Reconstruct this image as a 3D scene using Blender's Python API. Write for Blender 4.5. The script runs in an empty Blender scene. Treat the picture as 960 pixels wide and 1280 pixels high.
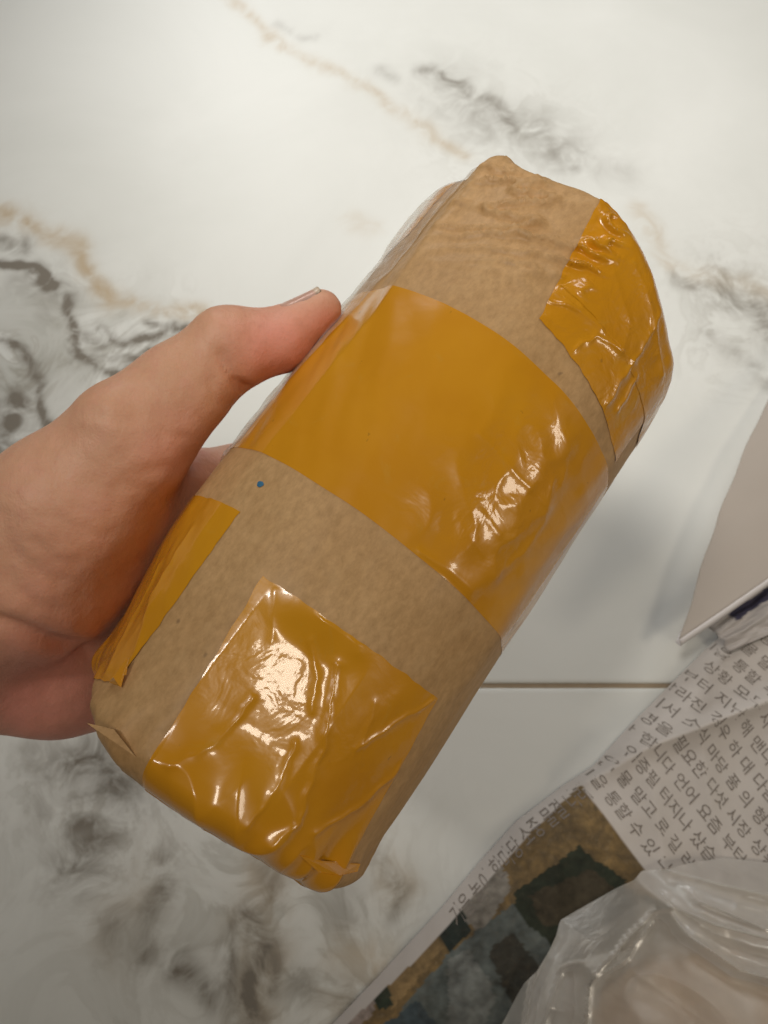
import bpy, math, random
import numpy as np
from mathutils import Vector, Matrix
random.seed(4); rng = np.random.default_rng(4)
SC = bpy.context.scene; COL = SC.collection

# ------------------------------------------------------------------ camera
F_PX = 930.0; CAM_H = 0.405; TILT = math.radians(20)
cam = bpy.data.cameras.new('camera'); cam_o = bpy.data.objects.new('camera', cam); COL.objects.link(cam_o)
cam.sensor_fit = 'VERTICAL'; cam.sensor_height = 36.0; cam.sensor_width = 27.0
cam.lens = 36.0 * F_PX / 1280.0
cam.clip_start = 0.005; cam.clip_end = 50
cam_o.location = (0, 0, CAM_H); cam_o.rotation_euler = (TILT, 0, 0)
cam.dof.use_dof = True; cam.dof.focus_distance = 0.185; cam.dof.aperture_fstop = 24
SC.camera = cam_o
CM = np.array([[1, 0, 0], [0, math.cos(TILT), -math.sin(TILT)], [0, math.sin(TILT), math.cos(TILT)]])
CL = np.array([0, 0, CAM_H])
# ------------------------------------------------------------------ world, lamps, exposure
w = bpy.data.worlds.new('World'); SC.world = w; w.use_nodes = True
bg = w.node_tree.nodes['Background']; bg.inputs[0].default_value = (1.0, 0.90, 0.78, 1); bg.inputs[1].default_value = 0.045
def area(name, loc, target, size, power, col, shape='DISK', size_y=None):
    l = bpy.data.lights.new(name, 'AREA'); l.shape = shape; l.size = size
    if size_y: l.size_y = size_y
    l.energy = power; l.color = col
    o = bpy.data.objects.new(name, l); COL.objects.link(o); o.location = loc
    d = Vector(target) - Vector(loc); o.rotation_euler = d.to_track_quat('-Z', 'Y').to_euler()
    return o
def spot(name, loc, target, radius, power, col, cone, blend=1.0):
    l = bpy.data.lights.new(name, 'SPOT'); l.shadow_soft_size = radius; l.spot_size = math.radians(cone); l.spot_blend = blend
    l.energy = power; l.color = col
    o = bpy.data.objects.new(name, l); COL.objects.link(o); o.location = loc
    d = Vector(target) - Vector(loc); o.rotation_euler = d.to_track_quat('-Z', 'Y').to_euler()
    return o
WARM = (1.0, 0.88, 0.71); COOL = (1.0, 1.0, 0.985); NEUTRAL = (1.0, 0.94, 0.85)
spot('added_front_spot', (0.35, 1.00, 0.95), (0.08, 0.46, 0), 0.22, 14, COOL, 62)  # added front spot; soft beam edge imitates shade over the near end
spot('added_front_spot', (-0.28, 1.32, 0.72), (0.0, 0.46, 0), 0.16, 20, COOL, 52)  # second added front spot, beam also fading towards the near side
spot('added_left_spot', (-0.58, 0.20, 1.72), (0.10, 0.42, 0.1), 0.17, 72, NEUTRAL, 35)  # added spot; narrow cone leaves the near end darker, imitating shade
area('corner_lamp', (1.33, -0.36, 0.97), (0, 0.1, 0.2), 0.34, 3.3, WARM)
area('ceiling_lamp', (0.38, -0.42, 2.2), (0, 0.1, 0), 0.30, 5.2, WARM)
SC.view_settings.view_transform = 'Standard'; SC.view_settings.look = 'None'
SC.view_settings.exposure = 0.0; SC.view_settings.gamma = 1.0
SC.cycles.use_denoising = True
SC.cycles.max_bounces = 10; SC.cycles.transparent_max_bounces = 16
SC.cycles.caustics_reflective = False; SC.cycles.caustics_refractive = False

# ------------------------------------------------------------------ helpers
def ray(px, py):
    return np.stack([(np.asarray(px, float) - 480) / F_PX, -(np.asarray(py, float) - 640) / F_PX, -np.ones_like(np.asarray(px, float))], -1)
def c2w(X): return np.asarray(X) @ CM.T + CL
def w2c(X): return (np.asarray(X) - CL) @ CM
def proj(Xw):
    c = w2c(Xw); d = -c[..., 2]
    return np.stack([480 + F_PX * c[..., 0] / d, 640 - F_PX * c[..., 1] / d], -1)
def FL(px, py, z=0.0):                         # where the sight line through a photo pixel meets height z
    d = ray(px, py) @ CM.T
    k = (np.asarray(z, float) - CAM_H) / d[..., 2]
    return CL + d * k[..., None]
def P(px, py, depth): return c2w(ray(px, py) * depth)

def perlin(x, y, seed=0):
    r = np.random.default_rng(seed); perm = r.permutation(512); perm = np.concatenate([perm, perm, perm])
    ga = r.uniform(0, 2 * np.pi, 512)
    xi = np.floor(x).astype(int); yi = np.floor(y).astype(int); xf = x - xi; yf = y - yi
    def g(ix, iy, dx, dy):
        h = ga[perm[perm[ix & 511] + (iy & 511)] & 511]
        return np.cos(h) * dx + np.sin(h) * dy
    u = xf ** 3 * (xf * (xf * 6 - 15) + 10); v = yf ** 3 * (yf * (yf * 6 - 15) + 10)
    a = g(xi, yi, xf, yf) * (1 - u) + g(xi + 1, yi, xf - 1, yf) * u
    b = g(xi, yi + 1, xf, yf - 1) * (1 - u) + g(xi + 1, yi + 1, xf - 1, yf - 1) * u
    return (a * (1 - v) + b * v) * 1.5
def fbm(x, y, seed=0, octv=4):
    s = 0; a = 1.0
    for i in range(octv):
        s = s + a * perlin(x * 2 ** i, y * 2 ** i, seed + i); a *= 0.5
    return s
def sstep(a, b, x):
    t = np.clip((x - a) / (b - a), 0, 1); return t * t * (3 - 2 * t)
def dpoly(x, y, pts):                          # distance to a polyline
    d = np.full(np.shape(x), 1e9)
    for (x0, y0), (x1, y1) in zip(pts[:-1], pts[1:]):
        vx, vy = x1 - x0, y1 - y0; L = vx * vx + vy * vy + 1e-18
        t = np.clip(((x - x0) * vx + (y - y0) * vy) / L, 0, 1)
        d = np.minimum(d, np.hypot(x - x0 - t * vx, y - y0 - t * vy))
    return d
def inpoly(x, y, pts):
    r = np.zeros(np.shape(x), bool); n = len(pts)
    for i in range(n):
        x0, y0 = pts[i]; x1, y1 = pts[(i + 1) % n]
        c = ((y0 > y) != (y1 > y)) & (x < (x1 - x0) * (y - y0) / (y1 - y0 + 1e-12) + x0)
        r ^= c
    return r

def mesh_obj(name, V, Fc, mat=None, parent=None, smooth=True):
    me = bpy.data.meshes.new(name)
    me.from_pydata([tuple(v) for v in np.asarray(V).tolist()], [], [tuple(f) for f in np.asarray(Fc).tolist()] if isinstance(Fc, np.ndarray) else Fc)
    me.update()
    if smooth: me.polygons.foreach_set('use_smooth', [True] * len(me.polygons))
    if mat: me.materials.append(mat)
    o = bpy.data.objects.new(name, me); COL.objects.link(o)
    if parent is not None: o.parent = parent
    return o
def grid_faces(n, m, wrap=False):              # rows n, columns m
    i = np.arange(n - 1)[:, None]; j = np.arange(m if wrap else m - 1)[None, :]
    j2 = (j + 1) % m
    return np.stack([i * m + j, i * m + j2, (i + 1) * m + j2, (i + 1) * m + j], -1).reshape(-1, 4)
def fattr(o, name, vals):
    a = o.data.attributes.new(name, 'FLOAT', 'POINT'); a.data.foreach_set('value', np.asarray(vals, np.float32).ravel())
def cattr(o, name, rgb):
    a = o.data.color_attributes.new(name, 'FLOAT_COLOR', 'POINT')
    q = np.ones((len(rgb), 4), np.float32); q[:, :3] = rgb; a.data.foreach_set('color', q.ravel())
def tag(o, label=None, cat=None, group=None, kind=None):
    for k, v in (('label', label), ('category', cat), ('group', group), ('kind', kind)):
        if v: o[k] = v
    return o
def empty(name, M):
    o = bpy.data.objects.new(name, None); COL.objects.link(o); o.empty_display_size = 0.02; o.matrix_world = M
    return o

class NT:                                      # small shorthand for node materials
    def __init__(s, name):
        s.m = bpy.data.materials.new(name); s.m.use_nodes = True; s.t = s.m.node_tree; s.b = s.t.nodes['Principled BSDF']
        s.out = s.t.nodes['Material Output']
    def n(s, typ, ins=None, **kw):
        nd = s.t.nodes.new(typ)
        for k, v in kw.items(): setattr(nd, k, v)
        for k, v in (ins or {}).items(): s.set(nd, k, v)
        return nd
    def set(s, nd, k, v):
        sk = nd.inputs[k]
        if isinstance(v, bpy.types.NodeSocket): s.t.links.new(v, sk)
        else: sk.default_value = v
    def P(s, **kw):
        for k, v in kw.items(): s.set(s.b, k.replace('_', ' '), v)
    def noise(s, scale, detail=4, rough=0.55, vec=None, dist=0.0):
        i = {'Scale': scale, 'Detail': detail, 'Roughness': rough, 'Distortion': dist}
        if vec is not None: i['Vector'] = vec
        return s.n('ShaderNodeTexNoise', i).outputs['Fac']
    def math(s, op, a, b=0.0, clamp=False):
        return s.n('ShaderNodeMath', {0: a, 1: b}, operation=op, use_clamp=clamp).outputs[0]
    def mr(s, v, a, b, c=0.0, d=1.0, smooth=False):
        nd = s.n('ShaderNodeMapRange', {0: v, 1: a, 2: b, 3: c, 4: d}, clamp=True)
        if smooth: nd.interpolation_type = 'SMOOTHSTEP'
        return nd.outputs[0]
    def mix(s, f, a, b, mode='MIX'):
        nd = s.n('ShaderNodeMix', data_type='RGBA', blend_type=mode)
        s.set(nd, 0, f); s.set(nd, 6, a if isinstance(a, bpy.types.NodeSocket) else (*a, 1)); s.set(nd, 7, b if isinstance(b, bpy.types.NodeSocket) else (*b, 1))
        return nd.outputs[2]
    def attr(s, name): return s.n('ShaderNodeAttribute', attribute_name=name)
    def obj(s): return s.n('ShaderNodeTexCoord').outputs['Object']
    def bump(s, h, strength, dist, normal=None):
        i = {'Height': h, 'Strength': strength, 'Distance': dist}
        if normal is not None: i['Normal'] = normal
        return s.n('ShaderNodeBump', i).outputs[0]

# ------------------------------------------------------------------ materials
def mat_marble():
    k = NT('polished_marble_tile'); o = k.obj()
    g = k.attr('vein_grey').outputs['Fac']; t = k.attr('vein_tan').outputs['Fac']; sw = k.attr('swirl').outputs['Fac']
    n1 = k.noise(7, 5, .55, o, .6); n2 = k.noise(45, 6, .6, o, 1.2); n3 = k.noise(15, 7, .58, o, 1.6)
    base = k.mix(k.mr(n1, .3, .7), (.70, .715, .69), (.77, .785, .765))
    ph = k.math('ADD', k.math('MULTIPLY', n3, 46.0), k.math('MULTIPLY', n2, 3.0))
    ridge = k.math('POWER', k.math('ADD', k.math('MULTIPLY', k.math('SINE', ph), .5), .5), 3.0)
    ridge = k.math('MULTIPLY', k.math('MULTIPLY', ridge, k.mr(n1, .35, .6, .2, 1.0)), k.math('MULTIPLY', sw, .80))
    cloud = k.math('MULTIPLY', k.mr(n3, .46, .66, smooth=True), k.math('MULTIPLY', sw, .75))
    c = k.mix(cloud, base, (.40, .40, .36))
    c = k.mix(ridge, c, (.36, .345, .30))
    tt = k.math('MULTIPLY', t, k.mr(n2, .34, .62, .2, 1.3), True)
    c = k.mix(tt, c, (.52, .42, .29))
    gg = k.math('MULTIPLY', g, k.mr(n2, .34, .62, .22, 1.5), True)
    c = k.mix(gg, c, (.21, .19, .16))
    k.P(Base_Color=c, Roughness=k.mr(n1, .2, .8, .38, .46), Specular_IOR_Level=.22)
    return k.m
def mat_grout():
    k = NT('brown_grout'); n = k.noise(220, 3, .6, k.obj())
    k.P(Base_Color=k.mix(n, (.27, .21, .14), (.38, .30, .21)), Roughness=.9)
    return k.m
def mat_kraft():
    k = NT('kraft_paper'); o = k.obj()
    st = k.n('ShaderNodeMapping', {'Vector': o, 'Scale': (1, 1, .65)}).outputs[0]
    n1 = k.noise(38, 5, .6, o); n2 = k.noise(520, 4, .7, st); n3 = k.noise(140, 2, .5, o)
    c = k.mix(k.mr(n1, .3, .7), (.52, .308, .132), (.63, .395, .185))
    c = k.mix(k.mr(n2, .35, .7, 0, .5), c, (.30, .170, .060))
    c = k.mix(k.mr(k.noise(230, 4, .7, st), .52, .72, 0, .35), c, (.60, .39, .19))
    c = k.mix(k.mr(n3, .73, .76, 0, .55), c, (.13, .085, .05))
    b = k.bump(n2, .22, .0006); b = k.bump(n1, .5, .002, b)
    k.P(Base_Color=c, Roughness=.62, Normal=b, Specular_IOR_Level=.35, Coat_Weight=.10, Coat_Roughness=.32)
    return k.m
def mat_tape(name='amber_tape', dark=0.0):
    k = NT(name); o = k.obj()
    n1 = k.noise(32, 4, .55, o); n2 = k.noise(120, 3, .5, o, .6); n3 = k.noise(420, 2, .5, o); n4 = k.noise(60, 5, .7, o, 1.5)
    c = k.mix(k.mr(n1, .3, .7), (.62, .262, .006), (.69, .315, .010))
    c = k.mix(k.mr(n4, .60, .72, 0, .30), c, (.60, .34, .055))
    c = k.mix(k.mr(n3, .74, .78, 0, .35), c, (.16, .075, .01))
    a = k.attr('crinkle').outputs['Fac']
    hb = k.math('ADD', k.math('MULTIPLY', n2, a), k.math('MULTIPLY', n3, k.math('MULTIPLY', a, .12)))
    b = k.bump(hb, .9, .0022)
    k.P(Base_Color=c, Roughness=.27, Normal=b, Specular_IOR_Level=.5, Coat_Weight=.6, Coat_Roughness=.07)
    k.set(k.b, 'Coat Normal', b)
    return k.m
def mat_clear():
    k = NT('clear_film_tape'); o = k.obj()
    n = k.noise(150, 4, .6, o, .5); b = k.bump(n, .6, .0015)
    gl = k.n('ShaderNodeBsdfGlossy', {'Color': (1, 1, 1, 1), 'Roughness': .18, 'Normal': b})
    df = k.n('ShaderNodeBsdfDiffuse', {'Color': (.85, .81, .76, 1)})
    tr = k.n('ShaderNodeBsdfTransparent', {'Color': (.97, .96, .94, 1)})
    m1 = k.n('ShaderNodeMixShader', {0: k.mr(n, .3, .7, .06, .26), 1: tr.outputs[0], 2: df.outputs[0]})
    fr = k.n('ShaderNodeFresnel', {'IOR': 1.35, 'Normal': b})
    m2 = k.n('ShaderNodeMixShader', {0: k.math('MULTIPLY', fr.outputs[0], .4), 1: m1.outputs[0], 2: gl.outputs[0]})
    k.t.links.new(m2.outputs[0], k.out.inputs[0])
    return k.m
def mat_skin():
    k = NT('skin'); o = k.obj(); fl = k.attr('flush').outputs['Fac']
    n1 = k.noise(55, 4, .55, o); n2 = k.noise(900, 3, .6, o); n3 = k.noise(260, 3, .6, o)
    c = k.mix(k.mr(n1, .3, .7), (.66, .365, .225), (.72, .41, .265))
    c = k.mix(k.math('MULTIPLY', fl, k.mr(n1, .25, .75, .6, 1.0), True), c, (.84, .33, .26))
    c = k.mix(k.mr(n3, .48, .72, 0, .30), c, (.62, .27, .19))
    c = k.mix(k.mr(k.noise(110, 3, .6, o), .5, .72, 0, .35), c, (.74, .36, .27))
    c = k.mix(k.mr(n2, .55, .8, 0, .2), c, (.50, .25, .16))
    vo = k.n('ShaderNodeTexVoronoi', {'Vector': o, 'Scale': 900.0}, feature='DISTANCE_TO_EDGE').outputs['Distance']
    b = k.bump(k.math('ADD', k.math('MULTIPLY', vo, .8), k.math('MULTIPLY', n2, .6)), .13, .0005)
    wr = k.noise(420, 4, .65, k.n('ShaderNodeMapping', {'Vector': o, 'Scale': (1, .3, 1), 'Rotation': (0, 0, .75)}).outputs[0], .4)
    b = k.bump(n3, .28, .0011, b); b = k.bump(wr, .22, .0008, b)
    k.P(Base_Color=c, Roughness=.5, Normal=b, Specular_IOR_Level=.38, Subsurface_Weight=.18, Subsurface_Scale=.0045)
    k.b.inputs['Subsurface Weight'].default_value = .10
    k.b.inputs['Subsurface Radius'].default_value = (1.0, .35, .2)
    return k.m
def mat_nail():
    k = NT('finger_nail'); n = k.noise(200, 3, .5, k.obj())
    tip = k.attr('free_edge').outputs['Fac']
    c = k.mix(n, (.60, .34, .26), (.66, .40, .31)); c = k.mix(tip, c, (.70, .56, .42))
    k.P(Base_Color=c, Roughness=.3, Specular_IOR_Level=.45)
    return k.m
def mat_news():
    k = NT('newsprint'); o = k.obj(); p = k.attr('print')
    n = k.noise(300, 4, .6, o); n2 = k.noise(30, 4, .6, o); n3 = k.noise(150, 5, .7, o, .8)
    ink = k.attr('ink').outputs['Fac']
    pc = k.mix(k.math('MULTIPLY', ink, k.mr(n3, .35, .65, 0, .75)), p.outputs['Color'], (.10, .075, .045))
    pc = k.mix(k.math('MULTIPLY', ink, k.mr(n, .55, .8, 0, .35)), pc, (.40, .31, .2))
    c = k.mix(k.mr(n2, .3, .7, 0, .25), pc, (.5, .46, .40), 'MULTIPLY')
    b = k.bump(n, .15, .0004)
    k.P(Base_Color=c, Roughness=.72, Normal=b, Specular_IOR_Level=.3)
    return k.m
def mat_plain(name, col, rough=.7, var=.15, scale=60, **kw):
    k = NT(name); n = k.noise(scale, 4, .6, k.obj())
    c = k.mix(n, tuple(x * (1 - var) for x in col), tuple(min(1, x * (1 + var)) for x in col))
    k.P(Base_Color=c, Roughness=rough, Normal=k.bump(n, .15, .001), **kw)
    return k.m
def mat_bag():
    k = NT('milky_plastic_film'); o = k.obj()
    n = k.noise(45, 3, .5, o, .5); b = k.bump(n, .5, .003)
    df = k.n('ShaderNodeBsdfDiffuse', {'Color': (.90, .87, .82, 1), 'Normal': b})
    tl = k.n('ShaderNodeBsdfTranslucent', {'Color': (.90, .86, .80, 1)})
    m0 = k.n('ShaderNodeMixShader', {0: .4, 1: df.outputs[0], 2: tl.outputs[0]})
    tr = k.n('ShaderNodeBsdfTransparent', {'Color': (.96, .95, .93, 1)})
    lw = k.n('ShaderNodeLayerWeight', {'Blend': .35}).outputs['Facing']
    fac = k.math('ADD', k.mr(n, .3, .7, .52, .74), k.math('MULTIPLY', lw, .3), True)
    m1 = k.n('ShaderNodeMixShader', {0: fac, 1: tr.outputs[0], 2: m0.outputs[0]})
    gl = k.n('ShaderNodeBsdfGlossy', {'Color': (1, 1, 1, 1), 'Roughness': .3, 'Normal': b})
    fr = k.n('ShaderNodeFresnel', {'IOR': 1.45, 'Normal': b})
    m2 = k.n('ShaderNodeMixShader', {0: k.math('MULTIPLY', fr.outputs[0], .45), 1: m1.outputs[0], 2: gl.outputs[0]})
    k.t.links.new(m2.outputs[0], k.out.inputs[0])
    return k.m
def mat_food():
    k = NT('pale_tan_lump'); o = k.obj(); n = k.noise(60, 6, .65, o, .5); n2 = k.noise(300, 3, .6, o)
    c = k.mix(k.mr(n, .3, .7), (.55, .36, .20), (.74, .56, .38))
    k.P(Base_Color=c, Roughness=.55, Normal=k.bump(k.math('ADD', n, k.math('MULTIPLY', n2, .3)), .5, .003), Subsurface_Weight=.1, Subsurface_Scale=.004)
    return k.m
M_MARBLE, M_GROUT, M_KRAFT, M_TAPE, M_CLEAR = mat_marble(), mat_grout(), mat_kraft(), mat_tape(), mat_clear()
M_SKIN, M_NAIL, M_NEWS, M_BAG, M_FOOD = mat_skin(), mat_nail(), mat_news(), mat_bag(), mat_food()
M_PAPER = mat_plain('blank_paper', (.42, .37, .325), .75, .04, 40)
M_PAPER_LIT = mat_plain('lit_fold_paper', (.72, .69, .69), .7, .04, 60)  # same sheet's paper, lighter: light on the rolled edge put into the colour
M_INK = mat_plain('printing_ink', (.23, .20, .175), .8, .4, 500)
M_BLUE = mat_plain('blue_ink', (.03, .16, .30), .6)
M_DARKFOLD = mat_plain('shaded_kraft_fold', (.22, .12, .05), .7)
M_NAVY = mat_plain('navy_print', (.075, .075, .13), .7, .4, 200)

# ------------------------------------------------------------------ floor: grout bed and polished tiles
GY = float(FL(700, 857)[1])                    # the joint
TS = 0.80; GAP = 0.0019
floor = mesh_obj('floor', [(-1.3, GY - 1.0, -.0009), (1.3, GY - 1.0, -.0009), (1.3, GY + 1.7, -.0009), (-1.3, GY + 1.7, -.0009)], [(0, 1, 2, 3)], M_GROUT, smooth=False)
tag(floor, 'polished white marble-look tiles with grey and tan veins and brown grout', 'floor', kind='structure')
VG = [  # photo polyline, width (m), strength  -- grey-brown veins
    ([(-20, 326), (20, 326), (48, 330), (70, 348), (84, 372), (90, 400), (96, 425), (92, 445)], .0026, .85), ([(52, 338), (66, 352), (80, 366)], .006, .6),
    ([(92, 430), (104, 452), (122, 470), (150, 474), (165, 466)], .0026, .8), ([(128, 410), (146, 424), (170, 428), (196, 422), (215, 412)], .0024, .7),
    ([(112, 424), (126, 430)], .004, .6), ([(118, 452), (138, 452), (150, 450)], .003, .6), ([(158, 450), (172, 448), (185, 444)], .003, .6), ([(182, 404), (205, 412), (228, 416)], .002, .6),
    ([(0, 425), (22, 436), (38, 452), (46, 475), (48, 500), (54, 520), (70, 545), (84, 560)], .0022, .6), ([(12, 500), (18, 525), (8, 552), (20, 578)], .008, .5), ([(-10, 560), (10, 575), (24, 590)], .006, .45),
    ([(0, 300), (20, 304), (34, 304)], .005, .35), ([(20, 350), (40, 362), (60, 388)], .008, .2),
    ([(535, 92), (575, 110), (612, 128), (634, 152), (640, 166)], .0055, .36), ([(560, 108), (600, 140), (650, 168), (700, 188)], .013, .24), ([(668, 162), (690, 182), (712, 196)], .009, .3), ([(600, 120), (628, 146), (644, 172)], .0025, .35), ([(730, 205), (790, 215)], .008, .12),
    ([(345, 32), (372, 46), (396, 46)], .003, .18), ([(480, 88), (500, 98)], .004, .2),
    ([(905, 360), (935, 380), (965, 405)], .011, .35), ([(850, 350), (890, 362), (930, 392)], .004, .3), ([(890, 425), (930, 450), (965, 480)], .006, .22),
    ([(88, 955), (120, 950), (146, 955), (150, 975)], .010, .45), ([(102, 1030), (128, 1026), (118, 1062), (100, 1080)], .011, .42), ([(50, 940), (60, 990), (66, 1030)], .008, .25),
    ([(205, 1070), (200, 1110), (186, 1150), (180, 1190)], .006, .36), ([(150, 1165), (180, 1172)], .008, .3), ([(216, 1186), (226, 1200), (248, 1224), (262, 1248)], .0055, .45), ([(218, 1188), (224, 1200)], .006, .6),
    ([(312, 1150), (316, 1170), (330, 1186), (326, 1215), (318, 1250), (322, 1290)], .0052, .55), ([(300, 1160), (286, 1185), (290, 1230), (296, 1290)], .004, .4), ([(336, 1070), (342, 1110), (326, 1152)], .006, .28), ([(345, 1200), (350, 1250)], .003, .35),
    ([(468, 1065), (486, 1090), (502, 1120), (498, 1150)], .004, .32), ([(430, 1130), (436, 1160)], .008, .2), ([(370, 1230), (400, 1240), (420, 1265)], .005, .25), ([(440, 1245), (455, 1275)], .007, .3),
]
VT = [
    ([(-20, 258), (20, 268), (60, 286), (98, 306), (112, 336), (126, 362), (150, 376), (196, 384), (240, 398)], .0055, .5), ([(0, 268), (30, 276)], .009, .35),
    ([(278, -12), (310, 20), (345, 52), (385, 74), (432, 96), (470, 120), (512, 142), (545, 168), (585, 195)], .0048, .34), ([(505, 138), (548, 170)], .006, .3),
    ([(800, 262), (826, 300), (845, 336), (890, 348), (935, 356), (970, 372)], .006, .34), ([(440, 275), (465, 285)], .006, .2),
    ([(330, 1080), (338, 1120), (318, 1160), (330, 1200), (322, 1290)], .010, .4), ([(476, 1068), (500, 1115)], .008, .35), ([(440, 1200), (470, 1210), (430, 1270)], .010, .3), ([(180, 1100), (150, 1170)], .014, .15),
]
VS = [((40, 440), .060, 1.0), ((150, 440), .05, .8), ((110, 1020), .055, .55), ((250, 1120), .085, .6), ((370, 1180), .075, .6), ((640, 160), .06, .4), ((930, 400), .06, .4), ((470, 1100), .04, .4)]
def fpoly(p): q = FL([a[0] for a in p], [a[1] for a in p]); return [(float(a), float(b)) for a, b in q[:, :2]]
VGw = [(fpoly(p), w_ * 1.45, min(1, s * 1.25)) for p, w_, s in VG]; VTw = [(fpoly(p), w_ * 1.2, min(1, s * 1.5)) for p, w_, s in VT]
VSw = [(FL(*p)[:2], r, s) for p, r, s in VS]
def tile(cx, cy, dense):
    n = 380 if dense else 24; h = (TS - GAP) / 2; e = .0012
    g = np.concatenate([[-h, -h + e * .3], np.linspace(-h + e, h - e, n), [h - e * .3, h]])
    X, Y = np.meshgrid(g, g)
    Z = np.zeros_like(X); lv = np.array([-.0075, -.0005] + [0] * n + [-.0005, -.0075])
    Z = np.minimum(lv[None, :], lv[:, None]) + 0 * X
    V = np.stack([X, Y, Z], -1).reshape(-1, 3)
    o = mesh_obj('floor_tile', V, grid_faces(n + 4, n + 4), M_MARBLE, floor)
    o.location = (cx, cy, 0)
    x = V[:, 0] + cx; y = V[:, 1] + cy
    gv = np.zeros(len(x)); tv = np.zeros(len(x)); sv = np.zeros(len(x))
    if dense:
        wx = x + .0042 * fbm(x * 38, y * 38, 11, 3) + .004 * perlin(x * 14, y * 14, 5); wy = y + .0042 * fbm(x * 38, y * 38, 21, 3) + .004 * perlin(x * 14, y * 14, 6)
        for p, w_, s in VGw: gv = np.maximum(gv, s * np.exp(-(dpoly(wx, wy, p) / w_) ** 2 * 1.1) + .28 * s * np.exp(-dpoly(wx, wy, p) / (w_ * 2.2)))
        for p, w_, s in VTw: tv = np.maximum(tv, s * np.exp(-(dpoly(wx, wy, p) / w_) ** 2))
        for c, r, s in VSw: sv = np.maximum(sv, s * np.exp(-(np.hypot(wx - c[0], wy - c[1]) / r) ** 2 * 1.3))
    fattr(o, 'vein_grey', gv); fattr(o, 'vein_tan', tv); fattr(o, 'swirl', sv)
    return o
for iy in (0, -1):
    for ix in (-1, 0, 1): tile(ix * TS, GY + (iy + .5) * TS, ix == 0)

# ------------------------------------------------------------------ parcel: a kraft paper roll bound with amber tape
PR = 0.049
_a = np.array([0.57250187, 0.78810757, -0.22611516]); _O = np.array([-0.02658514, -0.04110885, -0.21059286])
_e1 = -_O / np.linalg.norm(_O); _e2 = np.cross(_a, _e1)
def phit(px, py, r=PR):                        # photo pixel -> (angle, axial position) on the roll
    d = ray(px, py); A = d - _a * (d @ _a); B = -(_O - _a * (_O @ _a))
    qa = A @ A; qb = 2 * A @ B; qc = B @ B - r * r; ds = max(qb * qb - 4 * qa * qc, 0)
    X = d * ((-qb - math.sqrt(ds)) / (2 * qa)); v = X - _O
    return math.atan2(v @ _e2, v @ _e1), float(v @ _a)
_Rw = CM @ np.stack([_e1, _e2, _a], 1); _Ow = c2w(_O)
PM = Matrix([[*_Rw[0], _Ow[0]], [*_Rw[1], _Ow[1]], [*_Rw[2], _Ow[2]], [0, 0, 0, 1]])
RC = 0.0062; D2 = math.pi / 180
def t_top(th): return .1310 + .0120 * np.cos(th + 36 * D2) + .0048 * np.exp(-np.abs(th + 43 * D2) / .15) + .0022 * np.exp(-((th + 12 * D2) / .35) ** 2) + .0012 * np.sin(5 * th + 1)
def t_bot(th): return -.0375 + .0045 * np.exp(-((th + 68 * D2) / .45) ** 2) + .0022 * np.cos(th * 1.0 - 200 * D2) + .0010 * np.sin(4 * th)
def surf(th, s):
    tt = t_top(th); tb = t_bot(th); La = RC * math.pi / 2
    up = s - (tt - RC); dn = (tb + RC) - s
    phu = np.clip(up / RC, 0, math.pi / 2); phd = np.clip(dn / RC, 0, math.pi / 2)
    rho = PR - RC + RC * np.cos(np.maximum(phu, phd)) - np.clip(up - La, 0, None) - np.clip(dn - La, 0, None)
    rho = np.clip(rho, .0004, None)
    t = np.where(up > 0, tt - RC + RC * np.sin(phu), np.where(dn > 0, tb + RC - RC * np.sin(phd), s))
    f = rho / PR
    t = t + np.where(up > La, (.003) * (1 - f), 0) - np.where(dn > La, .003 * (1 - f), 0)
    wt = .35 + .65 * sstep(-.02, .12, s)
    g = 1 + (.026 + .030 * sstep(.09, .12, s)) * wt * np.exp(-(np.abs(th + 45 * D2) / .12) ** 1.15) - (.012 + .018 * sstep(.09, .12, s)) * wt * np.exp(-((th + 58 * D2) / .11) ** 2) + .014 * sstep(.09, .125, s) * np.exp(-((th + 88 * D2) / .25) ** 2) \
        + .012 * np.exp(-((th - 52 * D2) / .13) ** 2) - .012 * np.exp(-((th - 74 * D2) / .2) ** 2) + .006 * np.cos(3 * th + .6)
    g = g - .006 * sstep(.10, .145, s) * np.exp(-((th + 22 * D2) / .24) ** 2)
    g = g - .165 * sstep(.022, -.036, s) * np.exp(-((th + 72 * D2) / .55) ** 2)
    fw = sstep(-.030, -.016, s) * sstep(.012, .002, s); q_ = np.clip((th - 2 * D2) / (17 * D2), -1, 1)
    g = g - 1.0 * fw * (1 - math.cos(17 * D2) / np.cos(q_ * 17 * D2))
    x = np.cos(th); y = np.sin(th)                # noise lives on the wrapped sheet
    n = .00055 * fbm(x * 2.2 + s * 26 + 7, y * 2.2 + s * 9, 3, 3)
    n = n * (1 - .85 * fw * sstep(.5, .3, np.abs(th)))
    top = sstep(.100, .126, s) * sstep(.56, .34, np.abs(th + .34)) * (.25 + .75 * sstep(tt - .001, tt - .009, s))
    rid = 1 - np.abs(perlin(th * 1.5 + s * 20, s * 165 - th * 3.4, 9) + .25 * perlin(th * 9, s * 300, 10)) * 2.4
    n = n + top * .0025 * (np.clip(rid, 0, 1) ** 3 - .25)
    botw = sstep(-.02, -.036, s)
    n = n + botw * .0012 * (1 - 2 * np.abs(perlin(th * 4.5, s * 60, 15)))
    rr = rho * g + n * np.clip(f * 1.6, 0, 1)
    return np.stack([rr * np.cos(th), rr * np.sin(th), t], -1)
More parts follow.
